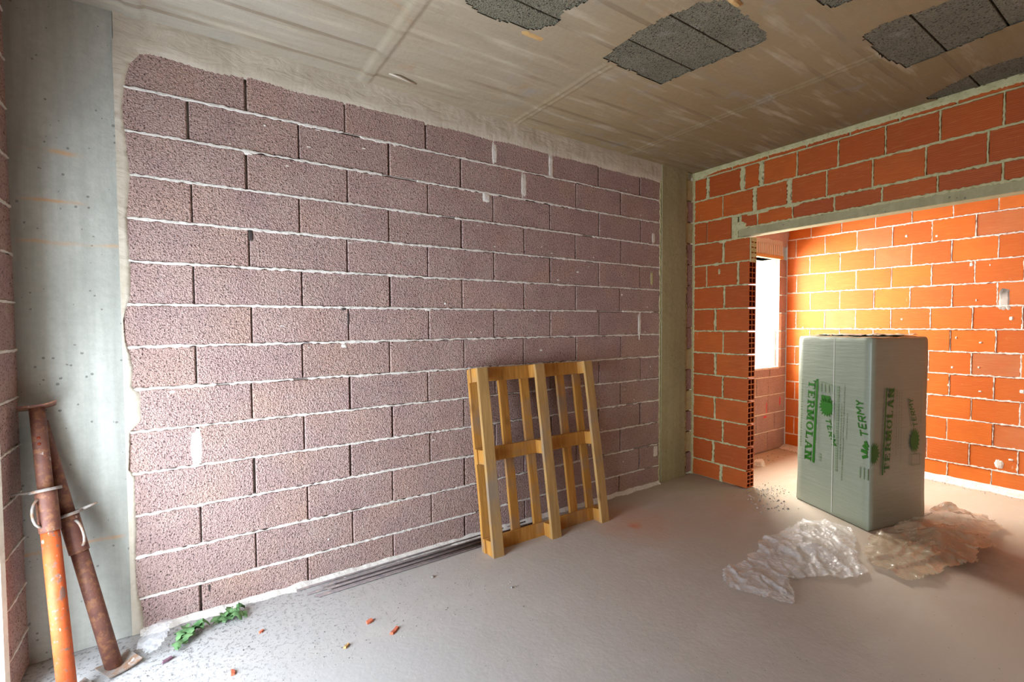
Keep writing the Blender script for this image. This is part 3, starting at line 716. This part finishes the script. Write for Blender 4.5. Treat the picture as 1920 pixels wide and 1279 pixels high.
# ------------------------------------------------------------------ wrapped insulation pack
A2 = Vector((4.131, -.905)); C2 = Vector((3.86, -1.508)); D2 = C2 + Vector((.974, -.225)) * .625; B2 = A2 + (D2 - C2)
pk = empty('insulation_pack', (C2.x, C2.y, 0)); tag(pk, 'tall film-wrapped grey green pack of insulation slabs with green printing standing in the opening', 'pack')
def facept(P, Q, t, z, off=0.0):
    e = (Q - P).normalized(); nrm = Vector((e.y, -e.x)); ctr = (A2 + D2) / 2
    if nrm.dot(ctr - P) > 0: nrm = -nrm
    p_ = P + e * t + nrm * off; return (p_.x - C2.x, p_.y - C2.y, z)
HPK = 1.352
# body: loop of outline points with rounded corners, puckered film
loop = []
cor = [A2, C2, D2, B2]; ctr = (A2 + D2) / 2
for i in range(4):
    P, Q = cor[i], cor[(i + 1) % 4]; L_ = (Q - P).length; e = (Q - P) / L_
    for k in range(14): loop.append(P + e * (L_ * (.012 + (.976) * k / 13 if True else 0)))
V_, F_ = [], []; zsl = [0.0, .01, .03] + [.06 + (HPK - .10) * i / 44 for i in range(45)] + [HPK - .018, HPK - .004, HPK]
NL = len(loop)
for j, z in enumerate(zsl):
    for i, q in enumerate(loop):
        d = (q - ctr); nrm = d.normalized(); s = 1.0
        if z < .25: s += .010 * (1 - z / .25)
        if j == 0: s -= .02
        if j >= len(zsl) - 3: s -= (.006, .02, .05)[j - len(zsl) + 3]
        a = .0025 * noise.noise((q.x * 5, q.y * 5, z * 4)) + .0010 * noise.noise((q.x * 14, q.y * 14, z * 60))
        p_ = ctr + d * s + nrm * a
        zz = z + (.008 * noise.noise((q.x * 9, q.y * 9, 0)) if j >= len(zsl) - 3 else 0)
        V_.append((p_.x - C2.x, p_.y - C2.y, zz))
for j in range(len(zsl) - 1):
    for i in range(NL): i2 = (i + 1) % NL; F_.append((j * NL + i, j * NL + i2, (j + 1) * NL + i2, (j + 1) * NL + i))
F_.append(tuple(range(NL)))
# top: rings shrinking to the middle
base_i = (len(zsl) - 1) * NL; prev_i = base_i
for s in (.85, .6, .3):
    st_ = len(V_)
    for i, q in enumerate(loop):
        p_ = ctr + (q - ctr) * s; V_.append((p_.x - C2.x, p_.y - C2.y, HPK + .004 + .010 * noise.noise((p_.x * 12, p_.y * 12, 3))))
    for i in range(NL): i2 = (i + 1) % NL; F_.append((prev_i + i, prev_i + i2, st_ + i2, st_ + i))
    prev_i = st_
F_.append(tuple(prev_i + i for i in range(NL)))
mk('film_wrap', V_, F_, M_PACK, pk, True)
# folded film flaps on the top
def flap(x0, x1, y0, y1, s):
    nx_, ny_ = 22, 10; V_, F_ = [], []
    for j in range(ny_ + 1):
        for i in range(nx_ + 1):
            u, v = i / nx_, j / ny_; p_ = A2 + (C2 - A2) * (x0 + (x1 - x0) * u) + (B2 - A2) * (y0 + (y1 - y0) * v)
            p_ += Vector((.02 * noise.noise((u * 3, v * 9, s)), .02 * noise.noise((u * 9, v * 3, s + 3))))
            V_.append((p_.x - C2.x, p_.y - C2.y, HPK + .014 + .012 * noise.noise((u * 5, v * 6, s)) + .006 * noise.noise((u * 20, v * 20, s))))
    for j in range(ny_):
        for i in range(nx_): a = j * (nx_ + 1) + i; F_.append((a, a + 1, a + nx_ + 2, a + nx_ + 1))
    mk('film_flap', V_, F_, M_SEAM, pk, True)
flap(.15, .75, .12, .55, 1); flap(.55, .92, .35, .95, 5)
# vertical weld of the film
mk('film_seam', [facept(A2, C2, .357, z, .0095) for z in (.02, 1.34)] + [facept(A2, C2, .364, z, .0095) for z in (1.34, .02)], [(0, 1, 2, 3)], M_SEAM, pk)

# printing: slab serif capitals from strokes, laid on a face (u along the text, v up the letters)
def rect(x0, y0, x1, y1): return [(x0, y0), (x1, y0), (x1, y1), (x0, y1)]
def serif_letter(ch):
    s, h_ = .26, .10; R_ = []
    def stem(x): R_.append(rect(x - s / 2, 0, x + s / 2, 1)); R_.append(rect(x - s * .95, 0, x + s * .95, h_)); R_.append(rect(x - s * .95, 1 - h_, x + s * .95, 1))
    def diag(x0, y0, x1, y1, w=s): R_.append([(x0 - w / 2, y0), (x0 + w / 2, y0), (x1 + w / 2, y1), (x1 - w / 2, y1)])
    def arc(cx, cy, rx, ry, a0, a1, w, n_=12):
        for k in range(n_):
            t0, t1 = a0 + (a1 - a0) * k / n_, a0 + (a1 - a0) * (k + 1) / n_
            R_.append([(cx + rx * math.cos(t0), cy + ry * math.sin(t0)), (cx + rx * math.cos(t1), cy + ry * math.sin(t1)), (cx + (rx - w) * math.cos(t1), cy + (ry - h_ * 1.1) * math.sin(t1)), (cx + (rx - w) * math.cos(t0), cy + (ry - h_ * 1.1) * math.sin(t0))])
    W_ = .9
    if ch == 'T': stem(.45); R_ += [rect(0, .87, .9, 1), rect(0, .68, .11, 1), rect(.79, .68, .9, 1)]
    elif ch == 'E': stem(.26); R_ += [rect(.2, .88, .8, 1), rect(.2, 0, .82, .12), rect(.3, .44, .62, .56), rect(.70, .7, .8, 1), rect(.72, 0, .82, .3), rect(.55, .36, .63, .64)]
    elif ch == 'R': stem(.25); R_.append(rect(.25, .88, .55, 1)); R_.append(rect(.25, .42, .55, .53)); arc(.5, .71, .32, .29, -PI / 2, PI / 2, .22); diag(.84, 0, .55, .5, .24); R_.append(rect(.72, 0, .98, .1))
    elif ch == 'M': W_ = 1.15; stem(.22); stem(.95); diag(.58, .12, .3, 1, .24); diag(.58, .12, .86, 1, .18)
    elif ch == 'O': arc(.47, .5, .45, .5, 0, 2 * PI, .24, 28)
    elif ch == 'L': stem(.26); R_ += [rect(.2, 0, .8, .12), rect(.70, 0, .8, .34)]
    elif ch == 'A': diag(.16, 0, .45, 1, .15); diag(.80, 0, .50, 1, .27); R_ += [rect(.25, .27, .75, .37), rect(0, 0, .32, .1), rect(.6, 0, .98, .1)]; W_ = .95
    elif ch == 'N': stem(.22); stem(.80); diag(.78, 0, .28, 1, .25)
    return R_, W_
def lay(name, polys, mapf, mat):
    V_, F_ = [], []
    for P in polys:
        n_ = len(V_); V_ += [mapf(*p) for p in P]; F_.append(tuple(range(n_, n_ + len(P))))
    return mk(name, V_, F_, mat, pk)
def word(txt, letter=serif_letter):
    polys, x = [], 0
    for i, ch in enumerate(txt):
        R_, w_ = letter(ch); k = 1.0
        polys += [[(x + a * k, b_) for a, b_ in P] for P in R_]; x += w_ + .10
    return polys, x - .10
polys, TW = word('TERMOLAN')
OFF = .0085; O2 = .0075
# left face: text runs downwards (letter tops towards +t)
def mapL(a, b_): f = a / TW; return facept(A2, C2, (.122 - .033 * f) + b_ * .068, 1.003 - .638 * f, OFF)
lay('printed_name', polys, mapL, M_GREEN)['label'] = 'TERMOLAN in green slab capitals reading downwards'
bar = [[(.218, 1.018), (.198, 1.018), (.168, .355), (.190, .350)], [(.218, 1.018), (.2, 1.018), (.185, .99), (.2, .985)]]
mapD = lambda t, z: facept(A2, C2, t, z, OFF)
lay('printed_bar', bar, mapD, M_GREEN)
# right face: text runs upwards, line at its left
def mapR(a, b_): f = a / TW; return facept(C2, D2, ((.142 + .030 * f) - b_ * .040) * 1.36, .404 + .585 * f, OFF)
lay('printed_name', polys, mapR, M_GREEN)['label'] = 'TERMOLAN in green slab capitals reading upwards'
mapE = lambda t, z: facept(C2, D2, t * 1.34, z, OFF)
lay('printed_bar', [[(.108, 1.0), (.118, 1.003), (.098, .387), (.086, .387)]], mapE, M_GREEN)
def burst(ct, cz, rt_, rz, n_=18, seed=0):
    P = []; r2_ = random.Random(seed)
    for k in range(n_ * 2):
        a = PI * k / n_; q = 1.0 if k % 2 == 0 else .68; q *= r2_.uniform(.93, 1.05); P.append((ct + rt_ * q * math.cos(a), cz + rz * q * math.sin(a)))
    return [[(ct, cz), P[k], P[(k + 1) % len(P)]] for k in range(len(P))]
def strokes(lines, w):
    out_ = []
    for (x0, y0, x1, y1) in lines:
        d = Vector((x1 - x0, y1 - y0)); n_ = Vector((-d.y, d.x)).normalized() * w / 2
        out_.append([(x0 + n_.x, y0 + n_.y), (x1 + n_.x, y1 + n_.y), (x1 - n_.x, y1 - n_.y), (x0 - n_.x, y0 - n_.y)])
    return out_
SK = {'T': [(0, 1, .8, 1), (.4, 0, .4, 1)], 'E': [(0, 0, 0, 1), (0, 1, .6, 1), (0, .5, .5, .5), (0, 0, .6, 0)], 'R': [(0, 0, 0, 1), (0, 1, .6, 1), (.6, 1, .6, .5), (.6, .5, 0, .5), (.2, .5, .65, 0)],
      'M': [(0, 0, 0, 1), (0, 1, .4, .4), (.4, .4, .8, 1), (.8, 1, .8, 0)], 'Y': [(0, 1, .3, .5), (.6, 1, .3, .5), (.3, .5, .3, 0)]}
def script_word(txt, w=.17):
    ls, x = [], 0
    for i, ch in enumerate(txt):
        y = .12 * (i % 2)
        for a, b_, c_, d in SK[ch]: ls.append((x + a, b_ + y, x + c_, d + y))
        x += max(max(q[0], q[2]) for q in SK[ch]) + .28
    return strokes(ls, w), x
sw, SW = script_word('TERM')
# upper-left emblem, partly behind the weld, with word running down to the right
lay('printed_emblem', burst(.298, .815, .075, .085, 17, 1) + [[(.245, .90), (.33, .90), (.34, .85), (.25, .85)]], mapD, M_GREEN)
lay('printed_word', sw, lambda a, b_: facept(A2, C2, .285 + .065 * a / SW + b_ * .045, .725 - .20 * a / SW, OFF), M_GREEN)
# emblem by the front corner, word running up
sw2, SW2 = script_word('TERMY')
lay('printed_word', sw2, lambda a, b_: facept(A2, C2, .652 - .050 * a / SW2 - b_ * .055 + .0, .66 + .26 * a / SW2, OFF), M_GREEN)
lay('printed_emblem', burst(.030, .548, .062, .085, 17, 2), lambda t, z: facept(C2, D2, max(.0, t), z, OFF), M_GREEN)
lay('printed_emblem', strokes([(.650, .55, .60, .56), (.650, .57, .615, .60), (.65, .53, .61, .51), (.65, .59, .63, .63)], .022), mapD, M_GREEN)
# emblem and word on the right face
lay('printed_emblem', burst(.355, .60, .045, .10, 17, 3), mapE, M_GREEN)
lay('printed_word', sw2, lambda a, b_: facept(C2, D2, (.38 - .055 * a / SW2 - b_ * .035) * 1.34, .70 + .22 * a / SW2, OFF), M_GREEN)
# faint small print: rows of short dashes
def small(face, t0, z0, z1, w, seed, skew=0):
    r2_ = random.Random(seed); z = z0; Q = []
    while z > z1:
        l_ = r2_.uniform(.006, .02); tt = t0 + skew * (z0 - z) / (z0 - z1); Q.append([(tt, z), (tt + w, z), (tt + w, z - l_), (tt, z - l_)]); z -= l_ + r2_.uniform(.004, .009)
    return Q
Q = []
for t0, z0, z1, w, sk_ in ((.390, .985, .36, .020, -.006), (.428, .86, .45, .007, -.008), (.452, 1.0, .60, .006, -.008), (.447, .60, .30, .006, -.01), (.478, .80, .60, .005, -.004), (.05, 1.0, .45, .012, -.01), (.235, .44, .39, .02, 0)): Q += small(None, t0, z0, z1, w, int(t0 * 999), sk_)
for i in range(4): Q.append([(.235 + .036 * i, .985), (.248 + .036 * i, .985), (.25 + .036 * i, .925), (.237 + .036 * i, .925)])
Q.append([(.235, 1.005), (.37, .985), (.37, .978), (.235, .998)]); Q += [[(.59 + .03 * i, .44), (.60 + .03 * i, .44), (.60 + .03 * i, .36), (.59 + .03 * i, .36)] for i in range(3)]
lay('small_print', Q, mapD, M_FAINT)['kind'] = 'stuff'
Q = []
for t0, z0, z1, w in ((.195, .98, .50, .005), (.215, .97, .55, .004), (.235, .96, .45, .004), (.40, 1.02, .72, .004)): Q += small(None, t0, z0, z1, w, int(t0 * 999))
Q += strokes([(.33, .50, .40, .50), (.33, .42, .40, .42), (.33, .42, .33, .50), (.40, .42, .40, .50)], .005)
lay('small_print', Q, mapE, M_FAINT)['kind'] = 'stuff'

# ------------------------------------------------------------------ crumpled plastic film on the floor
def film(name, outline, hf, mat, label, res=.016, amp=.018, seed=0, ang=.6):
    xs = [p[0] for p in outline]; ys = [p[1] for p in outline]; x0, x1, y0, y1 = min(xs), max(xs), min(ys), max(ys)
    nx_, ny_ = int((x1 - x0) / res) + 1, int((y1 - y0) / res) + 1; V_, F_, idx = [], [], {}
    ca, sa = math.cos(ang), math.sin(ang)
    def ridge(u, v, s_): return max(0, 1 - abs(noise.noise((u, v, s_))) * 5) ** 1.5
    def zf_(x, y):
        wx, wy = x + .05 * noise.noise((x * 6, y * 6, seed)), y + .05 * noise.noise((x * 6, y * 6, seed + 30))
        u, v = wx * ca + wy * sa, -wx * sa + wy * ca
        r1 = ridge(u * 2.2, v * 8, seed); r2_ = ridge(u * 6, v * 14 + 3, seed + 4); r3 = ridge(u * 22, v * 20, seed + 7)
        return .003 + hf(x, y) * (.75 + .35 * noise.noise((u * 5, v * 7, seed + 2))) + amp * (r1 * 1.0 + r2_ * .55 + r3 * .22) + .0015 * noise.noise((x * 60, y * 60, seed))
    def vid(i, j):
        if (i, j) not in idx:
            x, y = x0 + i * res, y0 + j * res; z = max(.002, zf_(x, y))
            idx[(i, j)] = len(V_); V_.append((x + .008 * noise.noise((x * 20, y * 20, seed + 11)), y + .008 * noise.noise((x * 20, y * 20, seed + 15)), z))
        return idx[(i, j)]
    for j in range(ny_):
        for i in range(nx_):
            x, y = x0 + (i + .5) * res, y0 + (j + .5) * res
            xx, yy = x + .02 * noise.noise((x * 9, y * 9, seed + 21)), y + .02 * noise.noise((x * 9, y * 9, seed + 25))
            if inside(xx, yy, outline): F_.append((vid(i, j), vid(i + 1, j), vid(i + 1, j + 1), vid(i, j + 1)))
    cx, cy = sum(xs) / len(xs), sum(ys) / len(ys)
    o = mk(name, [(a - cx, b_ - cy, c_) for a, b_, c_ in V_], F_, mat, None, True); o.location = (cx, cy, 0)
    tag(o, label, 'plastic film'); return o
film('plastic_film', [(2.47, -1.28), (2.60, -1.24), (2.75, -1.26), (2.95, -1.22), (3.15, -1.16), (3.40, -1.20), (3.66, -1.18), (3.78, -1.28), (3.74, -1.44), (3.60, -1.54), (3.42, -1.58), (3.30, -1.66), (3.18, -1.74), (3.02, -1.72), (2.96, -1.62), (2.86, -1.56), (2.74, -1.52), (2.62, -1.60), (2.52, -1.64), (2.44, -1.50), (2.40, -1.36)],
     lambda x, y: .012 + .055 * math.exp(-((x - 3.4) ** 2 / .12 + (y + 1.38) ** 2 / .03)), M_FILM, 'clear shiny crumpled plastic film spread on floor, nearer the camera than the pack', .010, .014, 3, .75)
film('plastic_film', [(3.70, -1.57), (3.82, -1.57), (4.00, -1.61), (4.20, -1.66), (4.46, -1.71), (4.62, -1.66), (4.76, -1.76), (4.80, -1.92), (4.62, -2.04), (4.40, -2.00), (4.20, -2.08), (4.00, -2.02), (3.85, -2.08), (3.62, -1.98), (3.42, -1.98), (3.26, -1.90), (3.30, -1.74), (3.40, -1.64), (3.56, -1.60)],
     lambda x, y: .025 + .10 * math.exp(-((x - 4.10) ** 2 / .10 + (y + 1.82) ** 2 / .03)) + .17 * math.exp(-((x - 4.46) ** 2 / .03 + (y + 1.80) ** 2 / .012)), M_FILM2, 'tan dusty heap of plastic film bunched against the right side of the pack', .011, .018, 8, -.2)
film('plastic_bag', [(-.25, -.13), (-.21, -.08), (-.15, -.03), (-.12, -.035), (-.125, -.12), (-.15, -.20), (-.17, -.26), (-.22, -.25), (-.245, -.19)],
     lambda x, y: .03 + .05 * math.exp(-((x + .16) ** 2 + (y + .10) ** 2) / .008), M_FILM, 'small clear plastic bag crumpled in the corner beside the rusty prop', .009, .012, 12)['category'] = 'plastic bag'

# ------------------------------------------------------------------ wilted leaves
def leaf(root, p, ang, L_, W_, curl, tilt):
    V_, F_ = [], []; n_ = 7
    d = Vector((math.cos(ang), math.sin(ang), 0)); s = Vector((-d.y, d.x, 0))
    for i in range(n_ + 1):
        t = i / n_; w_ = W_ * math.sin(PI * min(1, t * .92 + .06)) ** .8 * (1 + .25 * (-1) ** i)
        c_ = Vector(p) + d * (L_ * t) + Vector((0, 0, L_ * tilt * math.sin(PI * t) + .003))
        for k in (-1, 0, 1): V_.append(c_ + s * (w_ * k) + Vector((0, 0, (curl * W_ if k else 0) + .002 * random.random())))
    for i in range(n_):
        for k in range(2): a = i * 3 + k; F_.append((a, a + 1, a + 4, a + 3))
    return mk('leaf', V_, F_, M_LEAF, root, True)
def sprig(x, y, ang, label, seed):
    random.seed(seed); r_ = empty('leaf_sprig', (x, y, 0)); tag(r_, label, 'leaf')
    d = Vector((math.cos(ang), math.sin(ang), 0))
    tube('stem', [(-.065 * d.x, -.065 * d.y, .006), (0, 0, .016), (.065 * d.x, .065 * d.y, .006)], .0022, M_STEM, r_, 6)
    for i in range(18):
        t = random.uniform(-.045, .045); leaf(r_, (d.x * t + random.uniform(-.026, .026), d.y * t + random.uniform(-.026, .026), .004 + random.random() * .014), random.uniform(0, 2 * PI), random.uniform(.04, .07), random.uniform(.014, .024), random.uniform(-.4, .9), random.uniform(.1, .5))
sprig(-.068, -.165, 1.2, 'wilted green leafy sprig on floor next to the small clear plastic bag', 21)
sprig(.105, -.120, .2, 'wilted green leafy sprig on floor, the one farther right along the block wall', 22)

# ------------------------------------------------------------------ chips and crumbs
def chip(x, y, L_, W_, ang, mat, label, cat='brick chip', th=.008, seed=0):
    r2_ = random.Random(seed); P = [(-L_ / 2, -W_ / 2), (-L_ * .1, -W_ * .62), (L_ / 2, -W_ * .25), (L_ * .45, W_ / 2), (-L_ * .05, W_ * .4), (-L_ * .5, W_ * .3)]
    P = [(a * r2_.uniform(.85, 1.1), b_ * r2_.uniform(.85, 1.1)) for a, b_ in P]; n_ = len(P)
    V_ = [(a, b_, 0) for a, b_ in P] + [(a * .85, b_ * .8, th * r2_.uniform(.7, 1.2)) for a, b_ in P]
    F_ = [tuple(range(n_)), tuple(range(n_, 2 * n_))] + [(i, (i + 1) % n_, (i + 1) % n_ + n_, i + n_) for i in range(n_)]
    o = mk('brick_chip' if 'brick' in cat else 'stone_chip', V_, F_, mat); o.location = (x, y, .0); o.rotation_euler = (0, 0, ang); tag(o, label, cat); return o
chip(.755, -.673, .062, .020, .6, M_CHIP, 'largest long red brick chip on the open floor', seed=1)
chip(.678, -.536, .034, .026, .1, M_CHIP, 'squarish red brick chip on floor just beyond the longest chip', seed=2)
chip(.536, -.655, .034, .014, .7, M_FOAM, 'small yellowish brick chip left of the longest chip', seed=3)
chip(.095, -.554, .036, .020, 1.4, M_CHIP, 'red brick chip nearest the bottom edge of the photo', seed=4)
chip(.227, -.320, .024, .012, .5, M_CHIP, 'tiny red brick chip on floor right of the wilted leaves', seed=5)
chip(-.135, -.304, .045, .018, .4, M_MCHIP, 'dark purple stone chip on floor in front of the plastic bag', 'stone chip', seed=6)
chip(1.111, -.329, .022, .016, .2, M_CRUMB, 'grey stone chip on open floor near the steel bars', 'stone chip', seed=7)
chip(1.425, -.682, .014, .010, .2, M_CRUMB, 'tiny dark stone chip on open floor in front of the pallet', 'stone chip', seed=8)
chip(4.80, -.22, .16, .11, .2, M_WHITE, 'white lump of plaster on the far room floor below the window', 'plaster lump', .05, seed=9)
def crumbs(name, pts, mat, label):
    V_, F_ = [], []; r2_ = random.Random(len(pts))
    for (x, y, s) in pts:
        n_ = len(V_); a = r2_.uniform(0, 6)
        for k in range(4): V_.append((x + s * math.cos(a + k * PI / 2) * r2_.uniform(.6, 1.1), y + s * math.sin(a + k * PI / 2) * r2_.uniform(.6, 1.1), -.001))
        V_.append((x, y, s * r2_.uniform(.5, 1.0))); F_ += [(n_ + k, n_ + (k + 1) % 4, n_ + 4) for k in range(4)]
    o = mk(name, V_, F_, mat); o['kind'] = 'stuff'; o['label'] = label; o['category'] = 'rubble'; return o
rc = random.Random(99)
def scatter(n_, f): return [f() for _ in range(n_)]
def near_wall():
    x = -.35 + 1.9 * rc.random() ** 1.6; y = -.03 - abs(rc.gauss(0, .28)); return (x, max(y, -1.2) if not (.4 < x and y > -.2) and not (x < -.22 and y > -.32) else -.45 - rc.random() * .3, .0012 + .0035 * rc.random() ** 3)
crumbs('rubble_crumbs', scatter(1900, near_wall), M_CRUMB, 'fine grey mortar crumbs scattered on floor below the block wall')
crumbs('rubble_crumbs', scatter(420, lambda: (4.05 + rc.gauss(0, .12), max(-.84, -.68 + rc.gauss(0, .07)), .002 + .008 * rc.random() ** 3)) + scatter(60, lambda: (3.82 + rc.gauss(0, .10), -.86 + rc.gauss(0, .09), .004 + .010 * rc.random() ** 2)), M_CRUMB, 'grey mortar crumbs scattered at the foot of the brick pier end')
crumbs('rubble_crumbs', scatter(500, lambda: (5.66 - abs(rc.gauss(0, .05)), -2.4 * rc.random(), .002 + .006 * rc.random() ** 2)) + scatter(170, lambda: (4.95 + .75 * rc.random(), -.08 - abs(rc.gauss(0, .10)), .002 + .007 * rc.random() ** 2)), M_CRUMB, 'dark mortar crumbs along the base of the far brick wall')
